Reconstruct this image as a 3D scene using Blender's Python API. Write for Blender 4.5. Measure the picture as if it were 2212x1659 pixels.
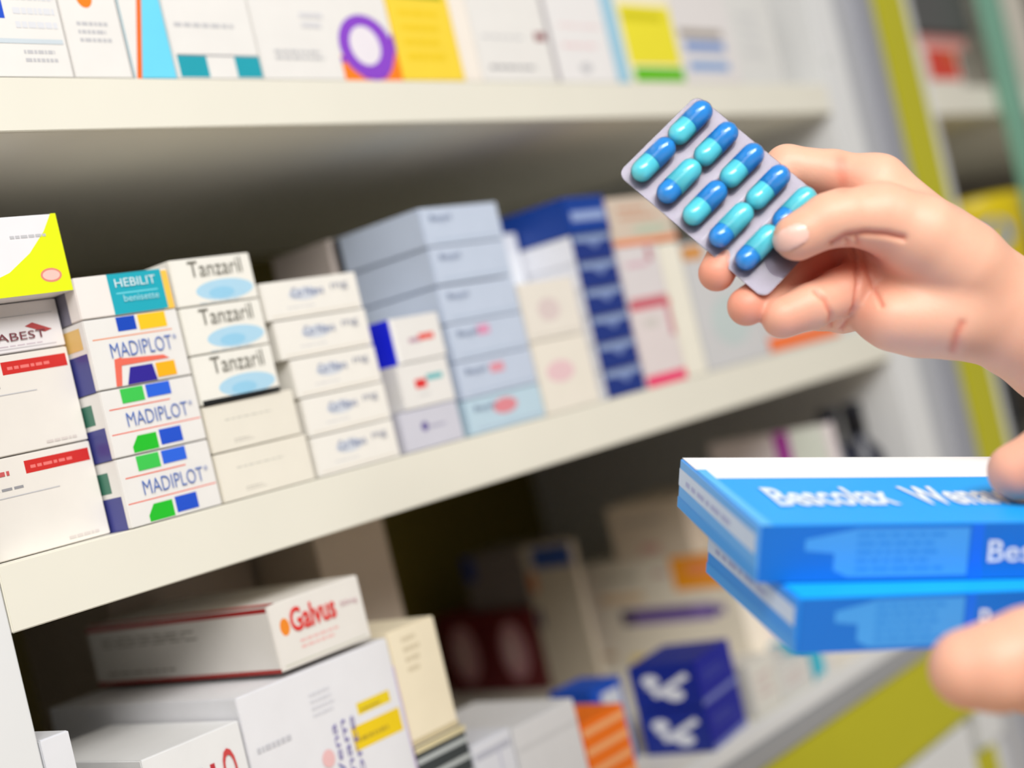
import bpy, bmesh, math, random
import numpy as np
from mathutils import Vector, Matrix
random.seed(7)
S = bpy.context.scene
for o in list(bpy.data.objects): bpy.data.objects.remove(o)
COL = S.collection
EYE = 1.35                       # eye height (m); all tables below are in mm from the shelf front, eye level z = 0

# ------------------------------------------------------------------ camera
FPX = 3130.0
TH = math.atan2(2720, FPX); RO = math.atan2(630, 2646); DIST = 963.0
_s, _c = math.sin(TH), math.cos(TH)
FW = Vector((_c, _s, 0)); R0 = Vector((_s, -_c, 0)); UP = Vector((0, 0, 1))
CX = math.cos(RO)*R0 - math.sin(RO)*UP
CY = math.sin(RO)*R0 + math.cos(RO)*UP
CAMP = -DIST*FW
cd = bpy.data.cameras.new('camera'); cam = bpy.data.objects.new('camera', cd); COL.objects.link(cam)
cd.sensor_fit = 'HORIZONTAL'; cd.sensor_width = 36; cd.lens = FPX/2212*36
cd.clip_start = 0.02; cd.clip_end = 50
M = Matrix.Identity(4)
for i, a in enumerate((CX, CY, -FW)):
    for r in range(3): M[r][i] = a[r]
for r in range(3): M[r][3] = CAMP[r]/1000
M[2][3] += EYE
cam.matrix_world = M
cd.dof.use_dof = True; cd.dof.focus_distance = 0.695; cd.dof.aperture_fstop = 2.9; cd.dof.aperture_blades = 0
S.camera = cam
# ------------------------------------------------------------------ world and lamps
w = bpy.data.worlds.new('room_air'); S.world = w; w.use_nodes = True
bg = w.node_tree.nodes['Background']; bg.inputs[0].default_value = (1.0, 0.985, 0.96, 1); bg.inputs[1].default_value = 0.17
def area(name, loc, target, size, size_y, energy, color):
    l = bpy.data.lights.new(name, 'AREA'); l.shape = 'RECTANGLE'; l.size = size; l.size_y = size_y; l.energy = energy; l.color = color
    o = bpy.data.objects.new(name, l); COL.objects.link(o); o.location = loc
    d = Vector(target)-Vector(loc); o.rotation_euler = d.to_track_quat('-Z', 'Y').to_euler(); return o
area('ceiling_lamp', (-0.9, -1.9, 2.75), (0.0, 0, 1.3), 1.8, 0.9, 55, (1, 0.98, 0.95))
area('ceiling_lamp', (-1.6, -0.9, 2.75), (-0.1, 0, 1.3), 1.2, 1.2, 12, (1, 0.98, 0.95))
vs = S.view_settings; S.display_settings.display_device = 'sRGB'
vs.view_transform = 'Standard'; vs.look = 'None'; vs.gamma = 1; vs.use_curve_mapping = False; vs.exposure = 0.2

# ------------------------------------------------------------------ helpers
def V(x, y, z): return Vector((x/1000, y/1000, z/1000 + EYE))
def P(u, v, d):                  # a point seen at pixel (u, v) of the photograph, d mm in front of the lens
    q = CAMP + (FW + CX*(u-1106)/FPX - CY*(v-829.5)/FPX)*d
    return q
def lin(c):
    return tuple(((x/255)/12.92 if x/255 <= 0.04045 else ((x/255+0.055)/1.055)**2.4) for x in c)
MATS = {}
def mat(rgb, rough=0.45, kind='card', metallic=0.0):
    key = (tuple(rgb), rough, kind)
    if key in MATS: return MATS[key]
    m = bpy.data.materials.new('%s_%02x%02x%02x' % (kind, *rgb)); m.use_nodes = True
    nt = m.node_tree; b = nt.nodes['Principled BSDF']
    b.inputs['Roughness'].default_value = rough; b.inputs['Metallic'].default_value = metallic
    n = nt.nodes.new('ShaderNodeTexNoise'); n.inputs['Scale'].default_value = 60 if kind == 'card' else 14; n.inputs['Detail'].default_value = 3
    tc = nt.nodes.new('ShaderNodeTexCoord'); nt.links.new(tc.outputs['Object'], n.inputs['Vector'])
    mx = nt.nodes.new('ShaderNodeMix'); mx.data_type = 'RGBA'
    c = lin(rgb); mx.inputs['A'].default_value = (*[x*0.96 for x in c], 1); mx.inputs['B'].default_value = (*[min(1, x*1.03) for x in c], 1)
    nt.links.new(n.outputs['Fac'], mx.inputs['Factor']); nt.links.new(mx.outputs['Result'], b.inputs['Base Color'])
    if kind == 'card': b.inputs['Coat Weight'].default_value = 0.12; b.inputs['Coat Roughness'].default_value = 0.25
    MATS[key] = m; return m
def new_obj(name, verts, faces, mats, fm=None, parent=None, smooth=False):
    me = bpy.data.meshes.new(name); me.from_pydata([tuple(v) for v in verts], [], faces)
    for m in mats: me.materials.append(m)
    if fm: me.polygons.foreach_set('material_index', fm)
    if smooth: me.polygons.foreach_set('use_smooth', [True]*len(me.polygons))
    me.update(); o = bpy.data.objects.new(name, me); COL.objects.link(o)
    if parent: o.parent = parent
    return o
def thing(name, label, cat, loc=(0, 0, 0), group=None, rot=None):
    o = bpy.data.objects.new(name, None); COL.objects.link(o); o.empty_display_size = 0.02
    o.location = loc
    if rot: o.rotation_euler = rot
    o['label'] = label; o['category'] = cat
    if group: o['group'] = group
    return o
class MB:                        # collects faces with colours, in local metres
    def __init__(s): s.v = []; s.f = []; s.m = []; s.mats = []
    def mi(s, m):
        if m not in s.mats: s.mats.append(m)
        return s.mats.index(m)
    def face(s, pts, m):
        n = len(s.v); s.v += [tuple(p) for p in pts]; s.f.append(tuple(range(n, n+len(pts)))); s.m.append(s.mi(m))
    def box(s, x0, x1, y0, y1, z0, z1, m, bev=0.5):
        bm = bmesh.new(); bmesh.ops.create_cube(bm, size=1)
        for v in bm.verts:
            v.co = Vector(((x0+x1)/2+v.co.x*(x1-x0), (y0+y1)/2+v.co.y*(y1-y0), (z0+z1)/2+v.co.z*(z1-z0)))/1000
        if bev:
            bmesh.ops.bevel(bm, geom=list(bm.edges), offset=bev/1000, segments=2, affect='EDGES')
        n = len(s.v); bm.verts.index_update(); k = s.mi(m)
        s.v += [tuple(v.co) for v in bm.verts]
        for f in bm.faces: s.f.append(tuple(v.index+n for v in f.verts)); s.m.append(k)
        bm.free()
    def build(s, name, parent=None, smooth=False):
        return new_obj(name, s.v, s.f, s.mats, s.m, parent, smooth)
TXT = {}
def txt_geo(string, bold=0.0):
    k = (string, bold)
    if k not in TXT:
        cu = bpy.data.curves.new('t', 'FONT'); cu.body = string; cu.size = 1; cu.offset = bold; cu.resolution_u = 3
        o = bpy.data.objects.new('t', cu); COL.objects.link(o)
        me = bpy.data.meshes.new_from_object(o)
        vs_ = [(v.co.x, v.co.y) for v in me.vertices]; fs = [tuple(p.vertices) for p in me.polygons]
        bpy.data.objects.remove(o); bpy.data.meshes.remove(me)
        x0 = min(v[0] for v in vs_); x1 = max(v[0] for v in vs_); y0 = min(v[1] for v in vs_); y1 = max(v[1] for v in vs_)
        TXT[k] = ([((a-x0)/(x1-x0), (b-y0)/(y1-y0)) for a, b in vs_], fs)
    return TXT[k]
# colours (sRGB of the printed card itself)
WH=(234,232,229); CRM=(238,232,214); GRY=(150,150,155); LG=(196,196,200); RED=(205,40,35); NAV=(20,48,130); BLU=(28,80,205); GRN=(30,190,40)
YEL=(246,214,62); ORA=(250,130,25); TEA=(25,170,190); CYA=(110,215,245); PBL=(196,208,228); LIM=(230,242,8); PUR=(140,60,200); MAG=(228,50,100)

def mapper(face, W, D, H, off):
    # maps (u, v) of a face to local mm; origin = front-left-bottom of the carton
    if face == 'F': return lambda u, v: Vector((u*W, -off, v*H))/1000
    if face == 'L': return lambda u, v: Vector((-off, (1-u)*D, v*H))/1000
    if face == 'T': return lambda u, v: Vector((u*W, v*D, H+off))/1000
def draw(mb, shapes, W, D, H, base_off):
    for i, s in enumerate(shapes):
        face, kind = s[0], s[1]; mp = mapper(face, W, D, H, base_off + 0.05*(i+1)); c = mat(s[-1])
        if kind == 'r':
            a, b, e, d = s[2:6]; mb.face([mp(a, b), mp(e, b), mp(e, d), mp(a, d)], c)
        elif kind == 'p': mb.face([mp(*q) for q in s[2]], c)
        elif kind == 'e':
            cu_, cv, ru, rv = s[2:6]; mb.face([mp(cu_+ru*math.cos(t*math.pi/14), cv+rv*math.sin(t*math.pi/14)) for t in range(28)], c)
        elif kind == 'ring':
            cu_, cv, ru, rv, k = s[2:7]
            for t in range(24):
                a, b = t*math.pi/12, (t+1)*math.pi/12
                mb.face([mp(cu_+ru*math.cos(a), cv+rv*math.sin(a)), mp(cu_+ru*math.cos(b), cv+rv*math.sin(b)), mp(cu_+k*ru*math.cos(b), cv+k*rv*math.sin(b)), mp(cu_+k*ru*math.cos(a), cv+k*rv*math.sin(a))], c)
        elif kind == 'lines':        # rows of small unreadable print
            a, b, e, d, n = s[2:7]; rnd = random.Random(int(a*97+b*31+n))
            for j in range(n):
                y = b+(d-b)*(j+0.2)/n; h = (d-b)/n*0.45; x = a
                xe = e-(e-a)*rnd.random()*0.3
                while x < xe:
                    L = (e-a)*(0.05+rnd.random()*0.13); mb.face([mp(x, y), mp(min(x+L, xe), y), mp(min(x+L, xe), y+h), mp(x, y+h)], c); x += L+(e-a)*0.03
def write(mb, items, W, D, H, off):
    for face, string, a, b, e, d, col, bold, turn in items:
        vs_, fs = txt_geo(string, bold); mp = mapper(face, W, D, H, off); k = mb.mi(mat(col)); n = len(mb.v)
        for x, y in vs_:
            if turn: x, y = y, 1-x
            if turn == 2: x, y = 1-x, 1-y
            mb.v.append(tuple(mp(a+(e-a)*x, b+(d-b)*y)))
        for f in fs: mb.f.append(tuple(q+n for q in f)); mb.m.append(k)
CARTONS = {}
def carton(label, x0, x1, y0, dep, z0, z1, base=WH, pr=(), tx=(), group=None, flap=None, rot=None, name='medicine_box', cat='box', loc=None):
    W, D, H = x1-x0, dep, z1-z0
    r = thing(name, label, cat, loc if loc else V(x0, y0, z0), group, rot)
    key = (round(W, 1), D, round(H, 1), base, repr(pr), repr(tx), flap)
    if key in CARTONS:               # a repeat: same meshes, copied objects
        for src in CARTONS[key]:
            c = src.copy(); COL.objects.link(c); c.parent = r
        return r
    parts = []
    mb = MB(); mb.box(0, W, 0.6, D, 0.1, H, mat(base), 0.6)
    draw(mb, [s for s in pr if s[0] != 'F'], W, D, H, 0.0)
    parts.append(mb.build('carton_body', r))
    mb = MB(); mb.box(0.25, W-0.25, 0, 1.2, 0.35, H-0.25, mat(flap or base), 0.3)
    draw(mb, [s for s in pr if s[0] == 'F'], W, D, H, 0.0)
    parts.append(mb.build('end_flap', r))
    if tx:
        runs = [[t_] for t_ in tx] if len(tx) > 1 and tx[1][1] != '®' else [list(tx)]
        for run in runs:
            mb = MB(); write(mb, run, W, D, H, 0.75); parts.append(mb.build('lettering', r))
    CARTONS[key] = parts
    return r
def T(face, s, a, b, e, d, col, bold=0.0, turn=0): return (face, s, a, b, e, d, col, bold, turn)

# ------------------------------------------------------------------ room
fl = MB(); fl.box(-3000, 4000, -3500, 500, -1370, -1350, mat((232, 218, 196), 0.35, 'floor'), 0)
o = fl.build('floor'); o.location.z = EYE; o['kind'] = 'structure'
wl = MB(); wl.box(-3000, 4000, 520, 560, -1349, 1500, mat((214, 212, 206), 0.7, 'wall'), 0)
o = wl.build('wall_back'); o.location.z = EYE; o['kind'] = 'structure'

# ------------------------------------------------------------------ shelving units
CREAM = mat((232, 229, 216), 0.4, 'laminate'); WPAN = mat((226, 227, 228), 0.4, 'laminate'); LIMEM = mat((192, 187, 30), 0.4, 'laminate')
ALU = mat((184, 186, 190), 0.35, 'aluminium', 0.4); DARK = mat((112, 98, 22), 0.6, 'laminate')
def part(root, name, x0, x1, y0, y1, z0, z1, m, bev=0.8, label=None):
    mb = MB(); mb.box(x0, x1, y0, y1, z0, z1, m, bev); p = mb.build(name, root)
    if label: p['label'] = label
    return p
u = thing('shelving_unit', 'white pharmacy shelf unit with lime green trim holding most medicine boxes', 'shelf', (0, 0, EYE))
part(u, 'shelf_board', -384.5, 540.5, 1.5, 470, 179.3, 207, CREAM); 
part(u, 'shelf_edge', -384.5, 540.5, 0, 1.6, 179.3, 207, CREAM, 0.5)
part(u, 'shelf_board', -384.5, 540.5, 1.5, 470, -59, -27, CREAM)
part(u, 'shelf_edge', -384.5, 540.5, 0, 1.6, -59, -27, CREAM, 0.5)
part(u, 'shelf_board', -384.5, 540.5, 1.5, 470, -308, -294, CREAM)
part(u, 'shelf_edge', -384.5, 540.5, -3, 1.4, -308, -294, WPAN, 1.2)
part(u, 'shelf_board', -384.5, 540.5, 1.5, 470, 440, 468, CREAM)
part(u, 'side_panel', -425, -385, 0, 475, -1345, 700, WPAN)
part(u, 'side_panel', 541, 592, 0, 475, -440, 700, WPAN)
part(u, 'side_panel', 541.5, 592, 6, 475, -1345, -441, WPAN)
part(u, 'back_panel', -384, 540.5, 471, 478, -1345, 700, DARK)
part(u, 'aluminium_profile', 592.5, 640, 3, 30, -1345, 700, mat((205, 207, 214), 0.3, 'aluminium', 0.3), 2, 'pale grey upright strip')
part(u, 'aluminium_profile', 640.5, 684, 0, 30, -1345, 700, mat((176, 178, 188), 0.3, 'aluminium', 0.3), 4, 'pale grey upright strip')
part(u, 'trim_strip', 685, 754, -2, 28, -1345, 700, LIMEM, 1, 'lime green upright strip')
part(u, 'aluminium_profile', -384.5, 540.5, -4, 20, -326, -308.5, ALU, 1.5, 'grey metal rail')
part(u, 'trim_board', -384.5, 540.5, -2, 20, -401, -326.5, LIMEM, 1, 'lime green front board')
part(u, 'trim_strip', 519, 560, -2.5, 5, -1340, -441.5, LIMEM, 1, 'lime green upright strip')
part(u, 'drawer_front', -384.5, 518, -1, 18, -900, -405, WPAN, 1.5)
part(u, 'cap_screw', 549, 557, -1, 2, 226, 234, mat((190, 195, 190), 0.4, 'plastic'), 1.5)

u2 = thing('shelving_unit', 'blurred neighbouring shelf unit to the right of the lime strip', 'shelf', (0, 0, EYE))
part(u2, 'side_panel', 756, 772, 0, 475, -1345, 700, WPAN)
part(u2, 'shelf_board', 773, 2600, 0, 470, 174, 207, CREAM)
part(u2, 'shelf_board', 773, 2600, 0, 470, -66, -34, CREAM)
part(u2, 'shelf_board', 773, 2600, 0, 470, -330, -298, CREAM)
part(u2, 'back_panel', 773, 2600, 471, 478, -1345, 700, mat((110, 98, 86), 0.6, 'laminate'))
gm = bpy.data.materials.new('green_glass'); gm.use_nodes = True
b = gm.node_tree.nodes['Principled BSDF']; b.inputs['Base Color'].default_value = (*lin((140, 195, 172)), 1); b.inputs['Roughness'].default_value = 0.15
b.inputs['Transmission Weight'].default_value = 0.25; b.inputs['IOR'].default_value = 1.3
part(u2, 'glass_door_edge', 945, 998, -14, -4, -1000, 600, gm, 1, 'sea green glass edge')

# ------------------------------------------------------------------ top shelf cartons
z = 207.2
carton('white box with a royal blue square at the left end of the top shelf', -384, -279.5, 1, 60, z, 330, WH, [('F','r',.56,.25,.69,.37,BLU),('F','lines',.75,.06,.95,.13,2,LG),('F','lines',.74,.2,.98,.5,5,(222,224,230)),('F','r',.4,.145,.98,.165,(205,216,224))])
carton('narrow white box with orange dot and grey print lines on the top shelf', -278.5, -243, 1, 60, z, 318, WH, [('F','e',.45,.40,.14,.055,ORA),('F','lines',.22,.17,.9,.29,3,LG)])
carton('sky blue box with a slanted orange stripe on the top shelf', -241.5, -213.5, 1, 60, z, 312, WH, [('F','p',[(0,0),(.03,0),(1,1),(0,1)],WH),('F','p',[(.03,0),(.15,0),(1,.88),(1,1)],(236,112,40))], flap=CYA)
carton('white box with two teal squares at its foot on the top shelf', -212.5, -151, 1, 60, z, 325, WH, [('F','r',.03,.01,.36,.115,(30,160,178)),('F','r',.69,.01,.99,.115,(30,160,178)),('F','r',.03,.115,.99,.122,GRY),('F','lines',.08,.25,.85,.29,1,LG),('F','lines',.2,.42,.6,.46,1,LG)])
carton('large white box with purple ring over orange corners on the top shelf', -150, -34, 1, 60, z, 330, WH,
       [('F','r',.56,0,1,.13,ORA),('F','p',[(.56,.05),(.60,.02),(.8,0),(1,.03),(1,.26),(.93,.20),(.56,.12)],PUR),('F','p',[(.56,0),(.72,0),(.60,.10),(.56,.09)],ORA),('F','p',[(1,0),(1,.17),(.93,.06),(.86,0)],ORA),('F','e',.775,.18,.205,.17,(140,70,205)),('F','e',.765,.185,.115,.105,(236,230,238)),('F','lines',.1,.10,.45,.16,2,LG),('F','lines',.33,.26,.5,.36,2,(215,215,222))])
carton('yellow box beside the purple ring box on the top shelf', -33, 27.5, 1, 60, z, 330, YEL, [('F','r',.1,.46,.9,.52,(150,160,20)),('F','lines',.15,.1,.8,.42,4,(240,205,30))])
carton('slim cream box against the yellow box on the top shelf', 28.2, 46, 1, 60, z, 318, (244,236,226))
carton('white box with grey print and red spot, right of the slim cream box', 46.8, 129, 1, 60, z, 322, WH, [('F','lines',.12,.07,.75,.12,1,GRY),('F','lines',.1,.27,.8,.3,1,LG),('F','r',.82,.27,.97,.32,(140,60,70))])
carton('white box with pale pink lines and grey left edge on the top shelf', 130, 206, 1, 60, z, 320, (236,234,234), [('F','r',0,0,.05,1,(165,160,165)),('F','lines',.2,.23,.9,.28,1,(236,200,204)),('F','lines',.2,.37,.9,.41,1,(236,205,208)),('F','e',.5,.1,.1,.03,LG)])
carton('slim pale blue box between white and yellow boxes on the top shelf', 207, 223.5, 1, 60, z, 315, (160,205,228))
carton('yellow and green box on the top shelf', 224.3, 302, 1, 60, z, 282, (244,236,208), [('F','r',.05,.2,.97,.85,(238,226,50)),('F','r',.08,.68,.8,.78,(214,204,20)),('F','r',.08,.02,.98,.17,(96,190,10))])
carton('white box with two blue bars, last printed box of the top shelf', 303.5, 392, 1, 60, z, 318, (226,222,222), [('F','r',.05,.36,.8,.42,(160,150,140)),('F','r',.1,.25,.8,.33,(120,150,205)),('F','r',.1,.10,.8,.17,(130,165,215))])
carton('plain pale grey box beside the right side panel on the top shelf', 394, 470, 3, 60, z, 322, (222,222,220), [('F','lines',.2,.2,.8,.6,4,(206,206,208))])

# ------------------------------------------------------------------ middle shelf, left to right
m0 = -26.8
lab = [('F','r',.48,.80,.975,.93,RED),('F','lines',.52,.83,.94,.9,1,(235,120,115)),('F','lines',.05,.66,.55,.72,1,GRY),('F','r',.05,.60,.7,.61,LG),('F','lines',.68,.04,.98,.10,1,(214,205,200)),('F','lines',.02,.80,.44,.90,1,(200,90,90))]
c1 = [(m0, 22.2, 'cream box with red title bar, bottom of the leftmost stack'), (22.5, 71.8, 'cream box with red title bar, second from bottom of the leftmost stack')]
for za, zb, l in c1:
    carton(l, -384, -310.2, 18, 110, za, zb, (232,227,220), lab, group='cream boxes with red title bars')
carton('white box with small red and black title under the lime box', -384, -310.2, 18, 110, 72.1, 97, (234,230,232), [('F','r',.1,.72,.95,.74,LG),('F','lines',.5,.12,.9,.17,1,(205,190,200)),('F','r',.0,.08,.93,.1,(205,200,204)),('F','p',[(.72,.5),(.78,.56),(.92,.38),(.86,.34)],(180,70,70))], [T('F','TRENSABEST',.1,.24,.86,.40,(120,60,70))])
carton('white and lime yellow box on top of the leftmost stack', -384, -309.8, 1, 120, 97.3, 137, (238,236,240), [('F','p',[(.30,0),(1,0),(1,1),(.96,1),(.88,.78),(.74,.52),(.56,.30),(.30,.14)],LIM),('F','e',.86,.22,.08,.09,(230,140,120)),('F','e',.86,.22,.065,.065,(250,200,190)),('F','lines',.62,.70,.9,.78,1,LG),('F','r',.1,0,.32,.13,(226,232,80))])
# MADIPLOT column
side_m = [('L','r',.25,0,.97,.48,(60,64,140)),('L','r',.45,.55,.9,.85,(60,120,100)),('L','r',.05,0,.2,1,(70,70,95))]
side_n = [('L','r',.25,0,.97,.55,(60,64,140)),('L','r',.3,.62,.95,.92,(230,190,110)),('L','r',.05,0,.2,1,(70,70,95))]
redl = [('F','r',.02,.335,.98,.352,(235,110,90)),('F','r',.05,.70,.7,.718,(235,110,90))]
bot = [('F','p',[(.20,.03),(.47,.03),(.47,.27),(.27,.27),(.20,.12)],GRN),('F','r',.50,.06,.74,.29,BLU)]
topp = [('F','r',.20,.77,.44,.985,(60,200,80)),('F','r',.47,.79,.73,.985,(40,100,225))]
mt = [T('F','MADIPLOT',.2,.42,.86,.63,(70,110,190),-.01), T('F','®',.88,.56,.92,.63,(90,120,190))]
XM = (-309, -251.2)
for za, zb, l in ((m0, 9.0, 'white box with blue title and green blue blocks, bottom of its stack'), (9.3, 44.2, 'white box with blue title and green blue blocks, second from the bottom')):
    carton(l, *XM, 0.5, 100, za, zb, WH, redl+bot+topp+side_m, mt, group='white boxes with blue title')
rays = [('F','p',[(.18,.02),(.24,.02),(.30,.42),(.22,.40)],(236,110,90)),('F','p',[(.22,.30),(.80,.30),(.74,.36),(.3,.40)],(236,110,90)),('F','p',[(.30,.02),(.62,.02),(.60,.26),(.36,.26)],(45,30,150)),('F','r',.63,.05,.84,.26,(250,180,20))]
carton('white box with blue title, purple and yellow blocks, third of its stack', *XM, 0.5, 100, 44.5, 81.0, WH, [('F','r',.05,.70,.9,.718,(235,150,110)),('F','r',.33,.78,.53,.985,(10,70,190)),('F','r',.56,.76,.86,.985,(250,200,30))]+rays+side_n, mt, group='white boxes with blue title')
carton('box with a teal panel on top of the stack of blue titled boxes', *XM, 0.5, 100, 81.3, 103.2, (240,234,230), [('F','r',.88,0,.99,.95,(250,200,80)),('F','r',.34,.02,.92,.99,TEA),('F','r',.40,.5,.85,.53,(120,220,235)),('L','r',.1,0,.9,1,(120,118,135))], [T('F','HEBILIT',.40,.66,.84,.86,(225,245,250)), T('F','benisette',.46,.30,.84,.46,(170,230,240))])
# Tanzaril column
el = [('F','e',.60,.28,.36,.22,(175,215,238)),('F','e',.55,.22,.16,.12,(150,205,235)),('F','lines',.25,.02,.85,.06,1,(190,205,215)),('L','r',.05,.3,.95,.8,(190,182,170))]
tt = [T('F','Tanzaril',.20,.60,.86,.93,(110,108,98),-.005)]
for za, l in ((80.4, 'cream box with grey title over a pale blue oval, top of three'), (53.9, 'cream box with grey title over a pale blue oval, middle of three')):
    carton(l, -249.8, -194.6, -0.5, 100, za, za+26.2, (240,238,230), el, tt, group='cream boxes with pale blue ovals')
carton('cream box with pale blue oval and gap shadow painted along its foot, lowest of three', -249.8, -194.6, -0.5, 100, 26.6, 53.6, (240,238,230), el+[('F','r',0.01,0,.99,.10,(20,24,26))], tt, group='cream boxes with pale blue ovals')  # black strip paints the shadow of the gap under this box
cr = [('F','lines',.2,.62,.75,.68,1,(200,198,188)),('F','lines',.25,.14,.5,.24,2,(200,196,186))]
carton('plain cream box under the pale blue oval boxes', -249.6, -186, 0.5, 100, 0.1, 26.2, (234,229,216), cr, group='plain cream boxes')
carton('plain cream box on the shelf, bottom below the pale blue oval boxes', -249.6, -184, 0.5, 100, m0, -0.2, (236,231,218), cr, group='plain cream boxes')
# five white boxes
cn = [('F','r',.05,.10,.95,.12,(225,214,196)),('F','e',.42,.60,.16,.16,(212,218,228)),('F','lines',.22,.25,.55,.33,1,(215,215,218))]
ct = [T('F','Co Neva',.28,.55,.62,.78,(150,160,190)), T('F','mg',.70,.58,.88,.76,(150,155,175))]
lv = ['bottom', 'second from the bottom', 'middle one', 'fourth from the bottom', 'topmost']
zz = [(m0,-3.6,-181,-114.5), (-3.3,19.4,-181,-114.5), (19.7,42.4,-182.5,-115), (42.7,65.4,-188,-115.5), (65.7,88.2,-191.5,-116.5)]
for (za, zb, xa, xb), q in zip(zz, lv):
    carton('off white box with faint blue title, %s of the stack of five' % q, xa, xb, 0.5, 90, za, zb, (240,237,230), cn, ct, group='off white boxes with faint blue title')
# blue and red title boxes
carton('pale grey box under the two white boxes with blue ends', -108.5, -56, 0.5, 60, m0, -1.6, (208,208,220), [('F','e',.38,.55,.06,.12,(110,100,160)),('F','lines',.45,.45,.8,.6,1,(170,168,190))])
carton('white box with red and teal title, between white and pale blue stacks', -101, -55.5, 0.5, 60, -1.3, 27.2, WH, [('F','r',.28,.42,.50,.62,(225,50,50)),('F','r',.52,.56,.84,.68,(90,185,190)),('F','lines',.3,.25,.6,.3,1,LG)])
carton('white box with royal blue end and small red title', -99.5, -54, 0.5, 60, 27.5, 56, WH, [('F','r',.02,.0,.1,1,(245,244,242)),('F','r',.32,.42,.55,.52,(190,150,170)),('F','r',.52,.44,.82,.58,(235,90,80)),('L','r',.5,0,1,1,(10,30,230)),('F','r',0,.02,.015,.98,(10,30,230))])
# pale blue stack
FZ = [(m0,-3.5,(190,215,230)), (-3.2,21.3,PBL), (21.6,46.3,PBL), (46.6,71.2,PBL), (72.2,97.2,PBL), (97.5,123,PBL)]
ll = ['light cyan blue box, bottom of the pale blue stack','pale blue box, second from bottom of its stack','pale blue box with pink mark, third from bottom of its stack','pale blue box, fourth from bottom of its stack','pale blue box just under the top of its stack','pale blue box on top of the tall pale blue stack']
for k, ((za, zb, c), l) in enumerate(zip(FZ, ll)):
    red = [('F','r',.42,.55,.60,.80,(228,150,165))] if k in (1,2) else ([('F','e',.5,.62,.16,.22,(225,140,150))] if k == 0 else [])
    if k > 3: red = [('L','r',0,.02,.07,.98,(30,32,40))]  # dark strip paints the shaded gap at the back of the top two boxes
    if k == 2: red = [('F','r',.36,.60,.52,.85,(225,150,185))]
    carton(l, -49 + (0, 0, .8, 0, 1.2, 0)[k], 27.3, 0.5 + (0, 0, 0, 0, 0, -.4)[k], 84, za, zb, c, [('F','r',.1,.12,.95,.16,(176,192,214))]+red, [T('F','Baypil',.10,.60,.36,.80,(120,135,165))], group='pale blue boxes')
carton('beige box behind the tall pale blue stack', -52, 0, 87, 60, m0, 124, (200,188,180))
# cream pair and tall pale boxes behind
carton('cream box with faint pink print, upper of two by the navy stack', 29.2, 90.5, 0.5, 45, 24.2, 65, (234,228,218), [('F','e',.45,.5,.2,.2,(222,206,204)),('F','r',.1,.08,.95,.1,(214,206,196))], group='cream boxes by the navy stack')
carton('cream box with faint pink print, lower of two by the navy stack', 29.2, 90.5, 0.5, 45, m0, 23.9, (236,230,218), [('F','e',.4,.55,.25,.15,(234,200,205))], group='cream boxes by the navy stack')
carton('tall pale grey box behind the two cream boxes', 32, 72, 48, 80, m0, 119, (206,204,206), [('F','lines',.2,.6,.8,.9,3,(190,190,196))])
carton('tall white box with light blue stripe behind the two cream boxes', 73, 98, 48, 80, m0, 108, (224,228,236), [('F','r',.1,0,.35,1,(186,200,214))])
# navy stack
nv = [('F','r',.04,.74,.96,.96,(140,160,200)),('F','p',[(.3,.74),(.55,.45),(.75,.74)],(110,130,185))]
for k in range(6):
    za = m0 + 20.1*k
    carton('navy box with pale band, %s of the navy stack' % ['bottom','second from bottom','third from bottom','third from top','second from top','just below the top'][k], 100.5, 147.5, 0.5, 70, za, za+19.8, (236,238,246), nv, group='navy banded boxes', flap=(24,50,130))
carton('bright navy box lying on top of the navy stack', 100.5, 149, 0, 75, 94, 121.5, (10,60,150), [('F','r',.1,.35,.95,.6,(150,170,215)),('F','r',.1,.60,.9,.63,(60,100,190))])
# pink boxes, cream pillar, grey boxes
carton('white box with magenta foot and rose corner line, beside the navy stack', 150.5, 203, 0.5, 60, m0, 36.8, (226,216,216), [('F','r',.0,.0,1,.13,(240,50,110)),('F','r',.0,.92,1,1,(214,90,110)),('F','r',.86,.55,.97,.92,(205,130,145)),('F','r',.25,.7,.6,.8,(210,205,200))])
carton('pale box with pink print on the magenta footed box', 150.5, 203, 0.5, 60, 37.1, 80.6, (222,216,218), [('F','lines',.15,.6,.8,.75,1,(215,160,180)),('F','r',.7,.7,.82,.95,(190,120,130)),('F','r',.05,.02,.95,.08,(224,130,140))])
carton('beige box with orange lower edge above the pink printed box', 150.5, 234, 0.5, 60, 80.9, 118, (214,198,182), [('F','r',0,.0,1,.12,(240,140,80)),('F','lines',.15,.5,.75,.85,2,(205,150,120)),('F','e',.6,.3,.3,.1,(190,200,180))])
carton('slim cream box standing between pink box and grey box', 205, 233, 0.5, 60, m0, 79.5, (240,236,222))
carton('grey white box with brown mark, left of two behind the hand', 235.5, 331, 0.5, 60, m0, 77, (208,208,210), [('F','r',0.0,.86,.3,.97,(214,150,80)),('F','e',.5,.35,.3,.2,(196,208,208))], group='grey boxes behind the hand')
carton('grey white box with orange foot stripe behind the raised hand', 332, 455, 0.5, 60, m0, 76, (210,208,208), [('F','r',0,.02,1,.14,(250,120,50)),('F','lines',.1,.4,.8,.7,3,(196,200,200))], group='grey boxes behind the hand')

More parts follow.
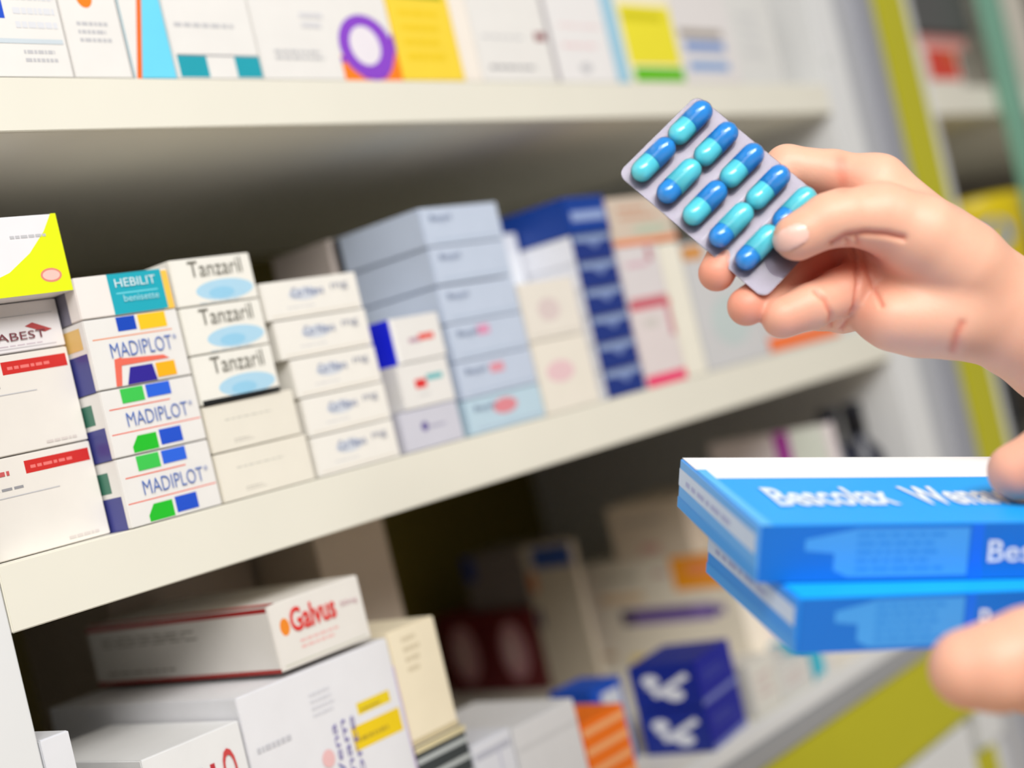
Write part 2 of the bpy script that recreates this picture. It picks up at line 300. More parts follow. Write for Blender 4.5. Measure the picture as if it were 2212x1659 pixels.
# ------------------------------------------------------------------ lower shelf
s0 = -293.8
carton('white box with orange flower and red title, lying on the tall yellow striped box', -239, -171.3, 0, 181, -123.3, -86, (232,228,222), [('F','e',.13,.62,.05,.13,(240,140,40)),('F','lines',.25,.22,.7,.40,2,(235,190,185)),('F','r',.05,.06,.95,.08,(206,206,190)),('L','r',0,.90,.99,.97,(165,30,30)),('L','r',0,.0,1,.06,(165,35,28)),('L','lines',.08,.6,.75,.78,3,(170,165,155)),('L','lines',.08,.15,.5,.23,1,(165,160,150)),('T','r',0,0,.08,1,(190,40,35))], [T('F','Galvus',.19,.50,.68,.86,(225,45,40),.02), T('F','50mg',.74,.60,.93,.70,(200,160,170))])
carton('tall white box with yellow bars and violet print on the lower shelf', -272.5, -160.5, 0, 186, s0, -126.5, (232,232,236), [('F','r',.70,.79,.93,.83,(236,208,30)),('F','r',.63,.68,.97,.76,(240,206,20)),('F','lines',.72,.795,.9,.815,1,(190,160,40)),('F','lines',.66,.70,.94,.73,1,(190,160,40)),('F','lines',.42,.84,.6,.93,4,(214,214,220)),('F','lines',.05,.80,.3,.84,1,(200,200,206)),('F','r',.18,.66,.24,.70,(220,50,50)),('F','r',.24,.66,.28,.70,(30,150,160)),('F','lines',.28,.62,.55,.66,2,(150,200,225)),('F','e',.45,.70,.04,.03,(236,190,190)),('F','r',.99,0,1,.9,(205,185,225))],
       [T('F','Wena',.50,.58,.54,.80,(120,110,175),0,2), T('F','lenam',.56,.55,.60,.80,(110,100,170),0,2), T('F','forte',.62,.56,.66,.80,(120,110,175),0,2)])
carton('white box with red vertical title, cut by the bottom left frame', -335, -274, 0, 120, s0, -137.5, (232,232,232), [('F','r',.62,.62,.67,.90,(190,50,60)),('F','e',.1,.86,.06,.04,(250,170,60)),('F','r',.2,.8,.3,.83,(220,225,240))], [T('F','Gluco',.74,.5,.88,.93,(205,70,70),.01,1), T('F','Met',.46,.65,.54,.9,(120,125,130),0,1)])
carton('small plain white box by the left side panel, lower shelf', -384, -368.5, 0, 60, s0, -110.5, (228,229,234))
carton('cream box right of the yellow striped box, lower shelf', -159.5, -120, 0, 90, -193, -124.5, (246,234,206), [('F','lines',.25,.6,.6,.95,4,(214,200,170)),('F','r',0,.02,1,.06,(206,190,150))])
carton('dark box with grey stripes under the cream box', -159.5, -116, 0, 90, s0, -193.3, (60,66,70), [('F','r',0,.9-.1*k,1,.93-.1*k,(190,196,196)) for k in range(8)]+[('F','r',0,.965,1,1,(225,212,170))], flap=(58,64,66))
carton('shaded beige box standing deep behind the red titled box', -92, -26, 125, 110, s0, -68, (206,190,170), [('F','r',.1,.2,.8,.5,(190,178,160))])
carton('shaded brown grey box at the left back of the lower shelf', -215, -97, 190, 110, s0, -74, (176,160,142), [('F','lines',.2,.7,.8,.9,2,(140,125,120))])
carton('pale flat box in the middle of the lower shelf front', -76, -13.5, 0.5, 90, s0, -210, (226,226,228), [('F','r',.02,.8,.98,.84,(214,214,216))])
carton('translucent white tray left of the pale flat box', -114, -78, 0.5, 90, s0, -208, (228,230,238), [('F','r',.05,.88,.95,.93,(190,192,205)),('F','r',.6,0,.66,.9,(205,206,222))])
st = []
for k in range(5): st.append(('F','r',0,.06+.2*k,1,.13+.2*k,(252,180,120)))
carton('orange box with pale stripes beside the dark blue icon boxes', -12, 35, 0.5, 60, s0, -229, (250,120,10), st+[('L','r',0,.1,1,.2,(250,180,110))])
carton('blue box between the orange striped box and the icon boxes', 76, 114, 62, 40, s0, -232, (20,80,190), [('F','r',.3,.1,.9,.9,(214,220,228))])
ic = [('L','e',.30,.66,.13,.13,(225,232,242)),('L','e',.62,.30,.14,.13,(225,232,242)),('L','p',[(.28,.36),(.34,.26),(.88,.66),(.82,.78)],(225,232,242)),('L','p',[(.2,.5),(.3,.56),(.62,.3),(.52,.22)],(225,232,242)),('F','r',.0,.0,1,.12,(120,130,200)),('F','lines',.15,.45,.85,.7,2,(70,80,170))]
for za, l in ((s0, 'dark blue box with white figure icon, lower of the pair'), (-260, 'dark blue box with white figure icon, upper of the pair')):
    carton(l, 121, 184, -3, 56, za, za+33.5, (0,38,142), ic, group='dark blue icon boxes', flap=(0,16,155), rot=(0, 0, math.radians(9)))
for k, (xa, xb, zt, c, q) in enumerate(((194, 232, -252, (224,222,214), 'taller'), (233, 283, -268, (220,220,216), 'wider'))):
    carton('%s white box between the dark blue pair and the held boxes' % q, xa, xb, 3, 60, s0, zt, c, [('F','lines',.2,.3,.8,.8,3,(210,190,188)),('L','lines',.2,.3,.8,.8,2,(200,200,205))])
carton('cyan cornered white box half hidden under the held boxes', 286, 316, 3, 40, s0, -262, (226,224,222), [('F','r',0,.1,.6,1,(60,190,215)),('L','r',.4,0,1,1,(60,190,215)),('T','r',0,0,.6,1,(60,190,215))])
carton('cream box with orange square and violet strip deep on the lower shelf', 365, 460, 112, 176, s0, -191, (234,226,210),
       [('L','r',.62,.68,.94,.99,(250,160,20)),('L','e',.82,.86,.12,.07,(250,150,90)),('L','r',.24,.40,.84,.54,(120,95,175)),('L','r',.3,.46,.7,.53,(80,50,140)),('L','r',.8,.44,.9,.52,(100,80,160)),('L','r',.22,.40,.3,.54,(50,30,90)),('L','r',.03,.1,.12,.14,(190,150,100)),('L','r',.22,.02,.5,.10,(240,214,100)),('L','lines',.12,.82,.45,.9,1,(160,160,140)),('L','lines',.5,.82,.62,.9,1,(200,150,150)),('L','r',.1,.62,.4,.7,(232,205,170))])
carton('beige box stacked on the orange squared box', 366, 450, 150, 90, -190.7, -138, (222,206,186), [('L','lines',.15,.6,.8,.8,1,(190,180,170)),('L','r',.35,.1,.6,.25,(215,170,160))])
for k, (y0, q) in enumerate(((305, 'nearer'), (372, 'farther'))):
    carton('maroon box with pale pink oval, %s one at the back' % q, 300, 380, y0, 64, s0, -213, (110,30,36), [('L','e',.5,.5,.28,.36,(205,150,158)),('L','e',.45,.5,.12,.2,(225,190,190))], group='maroon boxes at the back')
carton('grey box with blue top corner beside the maroon boxes', 300, 309, 238, 62, s0, -154, (196,184,166), [('L','r',.2,.84,.98,.98,(50,80,150)),('L','e',.12,.75,.08,.08,(210,130,80)),('L','e',.1,.5,.06,.07,(60,40,90))])
carton('blue edged grey box stacked on the maroon boxes', 306, 372, 306, 80, -212.7, -158, (120,110,108), [('L','r',.0,.55,.2,1,(40,60,130))])
carton('white box with violet upright stripe, far right of the lower shelf', 400, 413, 5, 125, s0, -98, (232,222,224), [('L','r',.56,.3,.68,1,(170,30,160)),('L','r',.7,.3,.97,1,(226,232,222))])
# navy jars
def lathe(prof, n=28):
    v = []; f = []
    for r, h in prof:
        for i in range(n): a = 2*math.pi*i/n; v.append((r*math.cos(a)/1000, r*math.sin(a)/1000, h/1000))
    for j in range(len(prof)-1):
        for i in range(n): f.append((j*n+i, j*n+(i+1) % n, (j+1)*n+(i+1) % n, (j+1)*n+i))
    f.append(tuple(range(n))[::-1]); f.append(tuple(range((len(prof)-1)*n, len(prof)*n))); return v, f
def jar(label, x, y, z0, r, h, body, capc, k=0):
    t = thing('bottle', label, 'bottle', V(x, y, z0), 'dark bottles by the right side panel')
    v, f = lathe([(r*.93, 0), (r, 2), (r, h*.68), (r*.9, h*.76), (r*.42, h*.83), (r*.4, h*.88)]); new_obj('bottle_body', v, f, [mat(body, .3, 'plastic')], None, t, True)
    v, f = lathe([(r*.46, h*.86), (r*.46, h*.99), (r*.42, h)]); new_obj('cap', v, f, [mat(capc, .3, 'plastic')], None, t, True)
    v, f = lathe([(r*1.01, h*.15), (r*1.012, h*.16), (r*1.012, h*.5), (r*1.01, h*.51)]); new_obj('paper_label', v, f, [mat((50,80,150) if k else (20,40,110), .5, 'card')], None, t, True)
jar('dark navy bottle, left one beside the violet striped box', 441, 24, s0, 20, 206, (14,20,44), (12,14,26))
jar('dark navy bottle, right one against the right side panel', 490, 26, s0, 21, 204, (14,20,44), (12,14,26), 1)

# ------------------------------------------------------------------ neighbouring unit contents
carton('white box with a red square on the neighbouring top shelf', 775, 872, 2, 80, z, 252, (230,224,214), [('F','r',.12,.15,.95,.95,(214,62,44)),('F','r',.6,.5,.9,.95,(206,84,36))])
carton('dark grey box lying on the red squared box', 775, 945, 8, 80, 270, 320, (84,84,84))
carton('pale low box under the dark grey box in the neighbouring unit', 775, 930, 14, 80, 252.5, 269.6, (220,150,145))
carton('pale beige box behind the sea green glass edge', 1003, 1120, 2, 80, z, 330, (214,208,196))
carton('dark violet box on the neighbouring middle shelf', 790, 890, 120, 100, -33.8, 110, (84,74,92))
carton('small crimson box on the neighbouring middle shelf', 892, 950, 122, 60, -33.8, 98, (150,50,60), [('F','r',0,0,1,.8,(90,80,100))])
t = thing('round_tub', 'yellow round tub with blue lid disc on the neighbouring shelf', 'tub', V(905, 52, -33.8))
v, f = lathe([(56, 0), (60, 4), (66, 104), (67, 112), (62, 116), (40, 118)], 40); new_obj('tub_body', v, f, [mat((214,190,10), .35, 'plastic')], None, t, True)
mb = MB(); mb.face([Vector((-42+18*math.cos(a*math.pi/12), 0, 72+18*math.sin(a*math.pi/12)))/1000 for a in range(24)], mat((60,120,190))); 
mbv = [Vector(q) for q in mb.v]; 
mb.v = [tuple(Vector((q.x, -math.sqrt(max(0, (.0655)**2-q.x**2)), q.z))) for q in mbv]; mb.build('tub_label', t)
carton('dark box on the neighbouring lower shelf, by the forearm', 790, 900, 40, 80, -297.8, -110, (40,40,48))

# ------------------------------------------------------------------ hands (a continuous surface grown around a skeleton)
def surface_nets(F, org, h):
    # F: grid of signed distances; returns verts, quads of the zero surface
    inside = F < 0
    nx, ny, nz = F.shape
    c = np.zeros((nx-1, ny-1, nz-1), dtype=np.int8)
    for i in (0, 1):
        for j in (0, 1):
            for k in (0, 1): c += inside[i:nx-1+i, j:ny-1+j, k:nz-1+k]
    act = (c > 0) & (c < 8)
    idx = -np.ones(act.shape, dtype=np.int64); A = np.argwhere(act); idx[act] = np.arange(len(A))
    acc = np.zeros((len(A), 3)); cnt = np.zeros(len(A))
    cor = [(i, j, k) for i in (0, 1) for j in (0, 1) for k in (0, 1)]
    for a in range(8):
        for b in range(a+1, 8):
            pa, pb = np.array(cor[a]), np.array(cor[b])
            if abs(pa-pb).sum() != 1: continue
            fa = F[A[:, 0]+pa[0], A[:, 1]+pa[1], A[:, 2]+pa[2]]; fb = F[A[:, 0]+pb[0], A[:, 1]+pb[1], A[:, 2]+pb[2]]
            m = (fa < 0) != (fb < 0); t = np.where(m, fa/np.where(m, fa-fb, 1), 0)
            acc[m] += (pa + (pb-pa)*t[:, None])[m]; cnt[m] += 1
    vv = (A + acc/cnt[:, None])*h + org
    Q = []
    for ax in range(3):
        o1, o2 = [(1, 2), (2, 0), (0, 1)][ax]
        sl0 = [slice(1, -1)]*3; sl0[ax] = slice(0, -1)
        sl1 = [slice(1, -1)]*3; sl1[ax] = slice(1, None)
        a = inside[tuple(sl0)]; b = inside[tuple(sl1)]
        for flag in (0, 1):
            E = np.argwhere((a & ~b) if flag == 0 else (~a & b))
            if not len(E): continue
            E = E + 1; E[:, ax] -= 1
            d1 = np.zeros(3, int); d1[o1] = 1; d2 = np.zeros(3, int); d2[o2] = 1
            q = [idx[tuple((E-d1-d2).T)], idx[tuple((E-d2).T)], idx[tuple(E.T)], idx[tuple((E-d1).T)]]
            if flag: q = q[::-1]
            Q.append(np.stack(q, 1))
    return vv, np.concatenate(Q)
def cone(p, a, b, ra, rb, sq=1.0):
    # distance to a tapered capsule; sq < 1 flattens it along the view depth
    p = p/np.array([1, 1, sq]); a = np.array(a)/np.array([1, 1, sq]); b = np.array(b)/np.array([1, 1, sq])
    ab = b-a; t = np.clip(((p-a)@ab)/(ab@ab), 0, 1)
    return np.linalg.norm(p-a-t[..., None]*ab, axis=-1) - (ra+(rb-ra)*t)
def smin(a, b, k):
    h = np.clip(0.5+0.5*(b-a)/k, 0, 1); return b+(a-b)*h-k*h*(1-h)
def skin_material():
    m = bpy.data.materials.new('skin'); m.use_nodes = True; nt = m.node_tree; b = nt.nodes['Principled BSDF']
    b.inputs['Roughness'].default_value = 0.48; b.inputs['Subsurface Weight'].default_value = 0.35
    b.inputs['Subsurface Radius'].default_value = (1.0, 0.35, 0.2); b.inputs['Subsurface Scale'].default_value = 0.006
    at = nt.nodes.new('ShaderNodeAttribute'); at.attribute_name = 'flush_shade'
    n = nt.nodes.new('ShaderNodeTexNoise'); n.inputs['Scale'].default_value = 45; n.inputs['Detail'].default_value = 4
    tc = nt.nodes.new('ShaderNodeTexCoord'); nt.links.new(tc.outputs['Object'], n.inputs['Vector'])
    m1 = nt.nodes.new('ShaderNodeMix'); m1.data_type = 'RGBA'; m1.inputs['A'].default_value = (*lin((240, 192, 166)), 1); m1.inputs['B'].default_value = (*lin((235, 175, 148)), 1)
    nt.links.new(n.outputs['Fac'], m1.inputs['Factor'])
    m2 = nt.nodes.new('ShaderNodeMix'); m2.data_type = 'RGBA'; m2.inputs['B'].default_value = (*lin((226, 112, 88)), 1)
    nt.links.new(m1.outputs['Result'], m2.inputs['A']); nt.links.new(at.outputs['Fac'], m2.inputs['Factor'])
    nt.links.new(m2.outputs['Result'], b.inputs['Base Color'])
    n2 = nt.nodes.new('ShaderNodeTexNoise'); n2.inputs['Scale'].default_value = 700; bp = nt.nodes.new('ShaderNodeBump'); bp.inputs['Strength'].default_value = 0.12; bp.inputs['Distance'].default_value = 0.0006
    nt.links.new(tc.outputs['Object'], n2.inputs['Vector']); nt.links.new(n2.outputs['Fac'], bp.inputs['Height']); nt.links.new(bp.outputs['Normal'], b.inputs['Normal'])
    return m
SKIN = skin_material()
NAIL = mat((247, 200, 186), 0.25, 'nail')
def frame_at(u, v, d):           # local axes: x to the right of the view, y up, z towards the lens; mm -> m
    o = P(u, v, d); Mx = Matrix.Identity(4)
    for i, a in enumerate((CX, CY, -FW)):
        for r_ in range(3): Mx[r_][i] = a[r_]
    for r_ in range(3): Mx[r_][3] = o[r_]/1000
    Mx[2][3] += EYE
    return Mx
def grow_hand(label, u0, v0, d, groups, creases, flush_shade, h=1.0, nails=(), group=None, cat='hand'):
    sc = FPX/d
    L = lambda q: np.array([(q[0]-1106)*(d-q[2])/FPX-(u0-1106)*d/FPX, -(q[1]-829.5)*(d-q[2])/FPX+(v0-829.5)*d/FPX, q[2]])
    segs = []
    for k_join, chain in groups:
        pts = [(L(q), q[3], (q[4] if len(q) > 4 else 1.0)) for q in chain]
        segs.append((k_join, pts))
    allp = np.array([p for _, c in segs for p, _, _ in c]); rm = max(r_ for _, c in segs for _, r_, _ in c)
    lo = allp.min(0)-rm-4; hi = allp.max(0)+rm+4
    n = np.ceil((hi-lo)/h).astype(int)
    g = np.stack(np.meshgrid(*[lo[i]+h*np.arange(n[i]) for i in range(3)], indexing='ij'), -1)
    F = np.full(g.shape[:3], 60.0)
    def window(ps):                  # only the cells near these points
        A_ = np.array([p for p, _, _ in ps]); rr_ = max(r_ for _, r_, _ in ps)+14
        i0 = np.clip(((A_.min(0)-rr_-lo)/h).astype(int), 0, n); i1 = np.clip(((A_.max(0)+rr_-lo)/h).astype(int)+1, 0, n)
        return tuple(slice(a, b) for a, b in zip(i0, i1))
    for k_join, pts in segs:
        wd = window(pts); f = np.full(F[wd].shape, 60.0); base = np.array([q.start for q in wd])
        for p0, p1 in zip(pts[:-1], pts[1:]):
            ws = window([p0, p1]); wr = tuple(slice(max(0, a.start-b), a.stop-b) for a, b in zip(ws, base))
            q = cone(g[ws], p0[0], p1[0], p0[1], p1[1], min(p0[2], p1[2])); f[wr] = smin(f[wr], q, 2.5)
        F[wd] = smin(F[wd], f, k_join)
    vv, Q = surface_nets(F, lo, h)
    # gradient normals
    G = np.stack(np.gradient(F, h), -1); ii = np.clip(((vv-lo)/h).round().astype(int), 0, n-1); N = G[ii[:, 0], ii[:, 1], ii[:, 2]]; N /= np.linalg.norm(N, axis=1)[:, None]+1e-9
    # smooth once over
    for _ in range(2):
        acc = np.zeros_like(vv); c_ = np.zeros(len(vv))
        for e in range(4):
            np.add.at(acc, Q[:, e], vv[Q[:, (e+1) % 4]]); np.add.at(acc, Q[:, e], vv[Q[:, (e+3) % 4]]); np.add.at(c_, Q[:, e], 2)
        vv = 0.5*vv+0.5*acc/c_[:, None]
    fl_ = np.zeros(len(vv))
    for pts, depth, wid in creases:
        uv = np.stack([((u0-1106)*d/FPX+vv[:, 0])*FPX/(d-vv[:, 2])+1106, ((v0-829.5)*d/FPX-vv[:, 1])*FPX/(d-vv[:, 2])+829.5], 1)/sc
        dmin = np.full(len(vv), 1e9); P2 = [np.array((a, b))/sc for a, b in pts]
        for a, b in zip(P2[:-1], P2[1:]):
            ab = b-a; t = np.clip(((uv-a)@ab)/(ab@ab), 0, 1); dmin = np.minimum(dmin, np.linalg.norm(uv-a-t[:, None]*ab, axis=1))
        wgt = np.exp(-(dmin/wid)**2)*np.clip(N[:, 2]*2, 0, 1)
        vv = vv-N*(depth*wgt)[:, None]; fl_ = np.maximum(fl_, 0.55*wgt)
    for (a, b, c3), rad, amt in flush_shade:
        fl_ = np.maximum(fl_, amt*np.exp(-(np.linalg.norm(vv-L((a, b, c3)), axis=1)/rad)**2))
    root = thing('hand', label, 'person', (0, 0, 0), group); root.matrix_world = frame_at(u0, v0, d)
    body = new_obj('hand_skin', vv/1000, [tuple(int(x) for x in q) for q in Q], [SKIN], None, root, True)
    at = body.data.attributes.new('flush_shade', 'FLOAT', 'POINT'); at.data.foreach_set('value', fl_.astype(np.float32))
    for ctr, ang, la, lb, nrm in nails:      # nail plates lifted from the skin surface
        C_ = L(ctr); ca, sa = math.cos(ang), math.sin(ang)
        dx = vv-C_; a1 = dx[:, 0]*ca+dx[:, 1]*sa; b1 = -dx[:, 0]*sa+dx[:, 1]*ca
        rr = (np.abs(a1)/la)**2.6+(np.abs(b1)/lb)**2.6
        ok = (rr < 1) & (N@np.array(nrm) > 0.15) & (np.abs(dx[:, 2]) < 16)
        fq = Q[ok[Q].all(1)]
        used = np.unique(fq); mp = -np.ones(len(vv), int); mp[used] = np.arange(len(used))
        lift = 0.75*(1-np.clip(rr, 0, 1)**3)
        nv_ = (vv+N*lift[:, None])[used]/1000
        new_obj('nail', nv_, [tuple(int(mp[x]) for x in q) for q in fq], [NAIL], None, root, True)
    return root
K = 6
right = [
 (K, [(3250,1180,-60,44,.85),(2470,830,-16,34,.8),(2300,745,-12,30,.8),(2200,690,-8,26.5,.8),(2110,642,-5,24.5,.8)]),
 (9, [(2110,630,-5,22,.85),(2010,530,-6,20,.85),(1895,402,-8,14.5)]),
 (9, [(2110,645,-8,22,.8),(1985,570,-10,19,.8),(1880,500,-12,14)]),
 (9, [(2100,660,-8,21,.8),(1985,630,-9,18,.8),(1880,590,-12,13.5)]),
 (9, [(2080,675,-4,20,.85),(1985,685,-3,17,.85),(1895,668,-6,13.5)]),
 (9, [(2070,570,4,21),(1985,510,10,18.5),(1900,468,13,15)]),
 (7, [(2050,690,3,17),(1930,690,2,14.5)]),
 (5, [(1915,470,13,14.2),(1820,470,17,12.6),(1790,476,18,11.8),(1722,512,19,10.6)]),
 (5, [(1895,402,-8,13.5),(1800,377,-13,11.2),(1700,362,-16,10.4),(1610,470,-9,9),(1548,590,4,8.4)]),
 (2, [(1880,505,-14,12.5),(1785,552,-22,10.4),(1700,604,-8,9.2),(1613,662,6,8.9)]),
 (2, [(1885,600,-12,12.5),(1815,632,-3,11),(1750,662,6,10.2),(1690,686,10,9.4)]),
 (2.5, [(1880,655,-8,12),(1820,672,-18,10),(1770,672,-24,9),(1725,655,-26,8)]),
]
cre = [([(1800,528),(1830,510),(1870,504),(1915,507),(1950,515)], 2.0, 1.6), ([(1830,520),(1846,560),(1854,610),(1846,665),(1818,712)], 1.6, 1.2), ([(1850,512),(1866,560),(1884,610),(1904,660)], 1.1, 1.2),
       ([(2078,700),(2066,725),(2060,756)], .9, 2.2), ([(1762,628),(1784,650),(1796,680),(1792,705)], 1.3, 1.3), ([(1815,350),(1822,395)], .35, 4)]
flu_shade = [((1548,590,4),11,.75),((1615,662,7),12,.7),((1690,688,8),12,.45),((1745,590,-12),18,1.0),((1795,565,-10),20,.8),((1840,560,-4),20,.6),((1722,512,25),9,.25),((1830,600,-4),18,.35),((1830,400,0),12,.3),((1860,690,0),14,.25)]  # fingertips redden; palm hollow spots partly paint shading into the skin colour
grow_hand('person: bare right hand and wrist holding up the blister pack of blue capsules', 1850, 560, 660, right, cre, flu_shade, 1.0,
          nails=[((1712,512,28), math.radians(206), 7.5, 5.2, (-.35,-.1,.93))])

# ------------------------------------------------------------------ blister pack
sc = FPX/660
e1 = Vector((.741, -.672, .20)); e1.normalize()
e2 = Vector((.731, .683, -.20)); e2 = (e2-e1*e2.dot(e1)).normalized(); e3 = e1.cross(e2); 
if e3.z < 0: e3 = -e3
Mb = Matrix.Identity(4)
for i, a in enumerate((e1, e2, e3)):
    for r_ in range(3): Mb[r_][i] = a[r_]
bl = thing('blister_pack', 'clear blister pack of ten two tone blue capsules held by the raised hand', 'blister pack')
bl.matrix_world = frame_at(1560, 407, 660) @ Mb
fm_ = bpy.data.materials.new('foil'); fm_.use_nodes = True; b = fm_.node_tree.nodes['Principled BSDF']
b.inputs['Base Color'].default_value = (*lin((138, 130, 144)), 1); b.inputs['Metallic'].default_value = 0.25; b.inputs['Roughness'].default_value = 0.35; b.inputs['Transmission Weight'].default_value = 0.0
nn = fm_.node_tree.nodes.new('ShaderNodeTexNoise'); nn.inputs['Scale'].default_value = 500; bb = fm_.node_tree.nodes.new('ShaderNodeBump'); bb.inputs['Strength'].default_value = .25; bb.inputs['Distance'].default_value = .0004
fm_.node_tree.links.new(nn.outputs['Fac'], bb.inputs['Height']); fm_.node_tree.links.new(bb.outputs['Normal'], b.inputs['Normal'])
cl = bpy.data.materials.new('clear_plastic'); cl.use_nodes = True; b = cl.node_tree.nodes['Principled BSDF']
b.inputs['Base Color'].default_value = (.97, .97, 1, 1); b.inputs['Transmission Weight'].default_value = 1; b.inputs['Roughness'].default_value = 0.06; b.inputs['IOR'].default_value = 1.2; b.inputs['Specular IOR Level'].default_value = 0.9
def slab(name, x0, x1, y0, y1, z0, z1, rad, m, par):
    pts = []
    for cx_, cy_, a0 in ((x1-rad, y1-rad, 0), (x0+rad, y1-rad, 90), (x0+rad, y0+rad, 180), (x1-rad, y0+rad, 270)):
        for t in range(7):
            a = math.radians(a0+t*15); pts.append((cx_+rad*math.cos(a), cy_+rad*math.sin(a)))
    n = len(pts); v = [(x/1000, y/1000, zz_/1000) for zz_ in (z0, z1) for x, y in pts]
    f = [tuple(range(n))[::-1], tuple(range(n, 2*n))]+[(i, (i+1) % n, n+(i+1) % n, n+i) for i in range(n)]
    return new_obj(name, v, f, [m], None, par)
X0b, X1b, Y0b, Y1b = -184/sc*1.02, 226/sc*1.02, -128/sc*1.02, 128/sc*1.02
slab('foil_sheet', X0b, X1b, Y0b, Y1b, -0.35, 0, 4.5, fm_, bl)
slab('plastic_rim', X0b, X1b, Y0b, Y1b, 0.02, 0.4, 4.5, cl, bl)
for i in range(1, 5):
    x = (-174+72*i+4)/sc*1.02
    slab('tear_line', x-.12, x+.12, Y0b+2, Y1b-2, 0.42, .5, .1, mat((226, 222, 232), .3, 'plastic'), bl)
def capsule_geo(x0, x1, r, n=24, m=8, cap0=True, cap1=True):
    prof = []
    if cap0: prof += [(x0+r-r*math.cos(t*math.pi/2/m), r*math.sin(t*math.pi/2/m)) for t in range(m+1)]
    else: prof += [(x0, r*.6), (x0, r)]
    if cap1: prof += [(x1-r+r*math.sin(t*math.pi/2/m), r*math.cos(t*math.pi/2/m)) for t in range(m+1)]
    else: prof += [(x1, r), (x1, r*.6)]
    v = [(px_, rr*math.cos(2*math.pi*k/n), rr*math.sin(2*math.pi*k/n)) for px_, rr in prof for k in range(n)]
    f = [(j*n+k, (j+1)*n+k, (j+1)*n+(k+1) % n, j*n+(k+1) % n) for j in range(len(prof)-1) for k in range(n)]
    return v, f
AQ = mat((104, 238, 255), .18, 'gelatin'); BL = mat((48, 158, 250), .18, 'gelatin')
for g_ in (AQ, BL): g_.node_tree.nodes['Principled BSDF'].inputs['Coat Weight'].default_value = 0.8; g_.node_tree.nodes['Principled BSDF'].inputs['Coat Roughness'].default_value = 0.08
# True: the lighter half lies at the lower left end
lite = {(0,0):1,(0,1):1,(1,0):0,(1,1):1,(2,0):1,(2,1):1,(3,0):0,(3,1):1,(4,0):0,(4,1):0}
Lc = 24.0; rc = 4.3
for i in range(5):
    for j in range(2):
        cxm = ((i-2)*72.5)/sc*1.02; cym = (-60+120*j)/sc*1.0
        hold = bpy.data.objects.new('capsule', None)
        first, second = (AQ, BL) if lite[(i, j)] else (BL, AQ)
        split = 1.5 if lite[(i, j)] else -1.0
        v, f = capsule_geo(-Lc/2, split, rc, cap1=False); v2, f2 = capsule_geo(split-2.5, Lc/2, rc+.22, cap0=False)
        tr = lambda vs_: [((cxm+b_)/1000, (cym+a_)/1000, (rc+.35+c_)/1000) for a_, b_, c_ in vs_]
        cp = new_obj('capsule', tr(v), f, [first], None, bl, True)
        new_obj('capsule_cap', tr(v2), f2, [second], None, cp, True)
        v, f = capsule_geo(-Lc/2-1.0, Lc/2+1.0, rc+1.0, n=28)
        new_obj('blister_dome', [(a_, b_, max(c_, .0004)) for a_, b_, c_ in tr(v)], f, [cl], None, bl, True)
        bpy.data.objects.remove(hold)

# ------------------------------------------------------------------ boxes in the lower hand
def held(label, o, a, b_, W, D, H, top, flapc, pr, tx, group):
    h_ = Vector(a).cross(Vector(b_)).normalized(); a = Vector(a).normalized(); b_ = h_.cross(a)
    Mx = Matrix.Identity(4)
    for i, ax in enumerate((a, b_, h_)):
        for r_ in range(3): Mx[r_][i] = ax[r_]
    q = Vector(o)-h_*H
    for r_ in range(3): Mx[r_][3] = q[r_]/1000
    Mx[2][3] += EYE
    r_ = thing('medicine_box', label, 'box', (0, 0, 0), group)
    mb = MB(); mb.box(0, W, 0, D, 0, H, mat(top), 0.7); draw(mb, [s_ for s_ in pr if s_[0] != 'L'], W, D, H, 0.0); mb.build('carton_body', r_)
    mb = MB(); mb.box(-.9, 0.4, 0.5, D-.5, 0.4, H-.4, mat(flapc), 0.3); draw(mb, [s_ for s_ in pr if s_[0] == 'L'], W, D, H, 0.9); mb.build('end_flap', r_)
    mb = MB(); write(mb, tx, W, D, H, 0.5); mb.build('lettering', r_)
    r_.matrix_world = Mx; return r_
SKY = (24, 150, 250); DEEP = (0, 112, 212)
front = [('F','r',0,0,1,1,DEEP),('F','p',[(.12,.55),(.12,.75),(.26,.93),(.57,.93),(.57,.08),(.24,.08),(.20,.2),(.20,.5)],(66,158,238)),('F','lines',.26,.15,.55,.9,5,(40,140,228)),('F','r',.575,0,.61,1,(0,110,238))]
end = [('L','r',0.0,.45,.97,.80,(206,222,248)),('L','lines',.1,.5,.85,.72,1,(170,180,225)),('L','r',.0,0,1,.22,(60,160,245))]
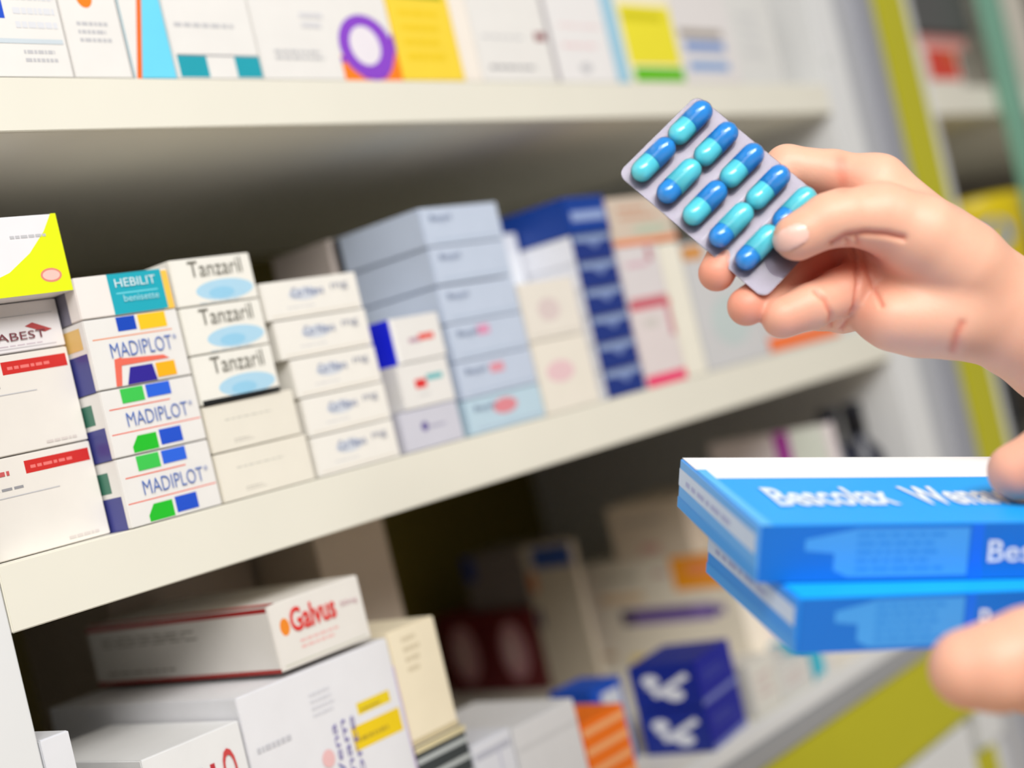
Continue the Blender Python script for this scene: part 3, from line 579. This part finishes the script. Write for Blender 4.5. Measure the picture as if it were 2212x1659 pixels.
held('blue and white box with white title, upper of two in the lower hand', (-251.5,-326.0,-75.6), (.756,-.612,-.233), (.654,.723,.222), 152, 110, 23, (16,166,255), (96,176,250),
     [('T','r',0,.66,1,1,(250,250,252)),('T','r',0,.0,.03,.8,(90,190,252))]+front+end, [T('T','Bescolax',.115,.24,.46,.50,(225,240,255),.03), T('T','Wenavol',.52,.24,.86,.50,(230,242,255),.03), T('F','Besc',.625,.3,.79,.7,(220,232,250),.01)], 'blue boxes in the lower hand')
_a = Vector((.756,-.612,-.233)).normalized(); _h = _a.cross(Vector((.654,.723,.222))).normalized(); _b = _h.cross(_a)
_r = Matrix.Rotation(math.radians(2.5), 3, _h); _o = Vector((-251.5,-326.0,-75.6)) - _h*23.6 + _a*11 - _b*18
held('blue and white box, lower of two in the lower hand', _o, _r@_a, _r@_b, 120, 100, 22, (16,176,255), (40,150,245),
     front+end, [T('T','Bescolax',.11,.36,.46,.62,(225,240,255),.015), T('F','Besc',.625,.3,.79,.7,(220,232,250),.01)], 'blue boxes in the lower hand')
left = [
 (8, [(3650,1500,0,42,.85),(2860,1260,-10,36,.8),(2740,1230,-10,32,.8),(2640,1200,-8,29,.9)]),
 (10, [(2640,1190,-5,27),(2550,1090,-20,22),(2370,1000,-35,16)]),
 (10, [(2640,1220,5,27),(2550,1340,30,20),(2330,1400,40,17)]),
 (10, [(2640,1230,-5,27),(2550,1385,5,18),(2350,1460,8,13)]),
 (6, [(2370,1000,-35,15),(2270,985,-42,13.5),(2196,1018,-46,12)]),
 (6, [(2330,1400,42,17),(2230,1412,46,16.5),(2150,1440,46,16),(2095,1445,44,14.5)]),
 (4, [(2350,1460,8,13),(2230,1480,6,11),(2130,1462,4,10)]),
 (4, [(2540,1400,-8,16),(2380,1450,-14,12),(2250,1465,-18,10.5),(2150,1440,-20,9.5)]),
 (4, [(2550,1385,-18,16),(2400,1440,-38,11),(2280,1440,-42,10),(2190,1420,-44,9)]),
]
grow_hand('person: out of focus hand at the right edge gripping two blue boxes', 2300, 1250, 560, left, [], [((2196,1040,-44),13,.5),((2090,1480,40),16,.45),((2200,1510,40),22,.4)], 1.3)
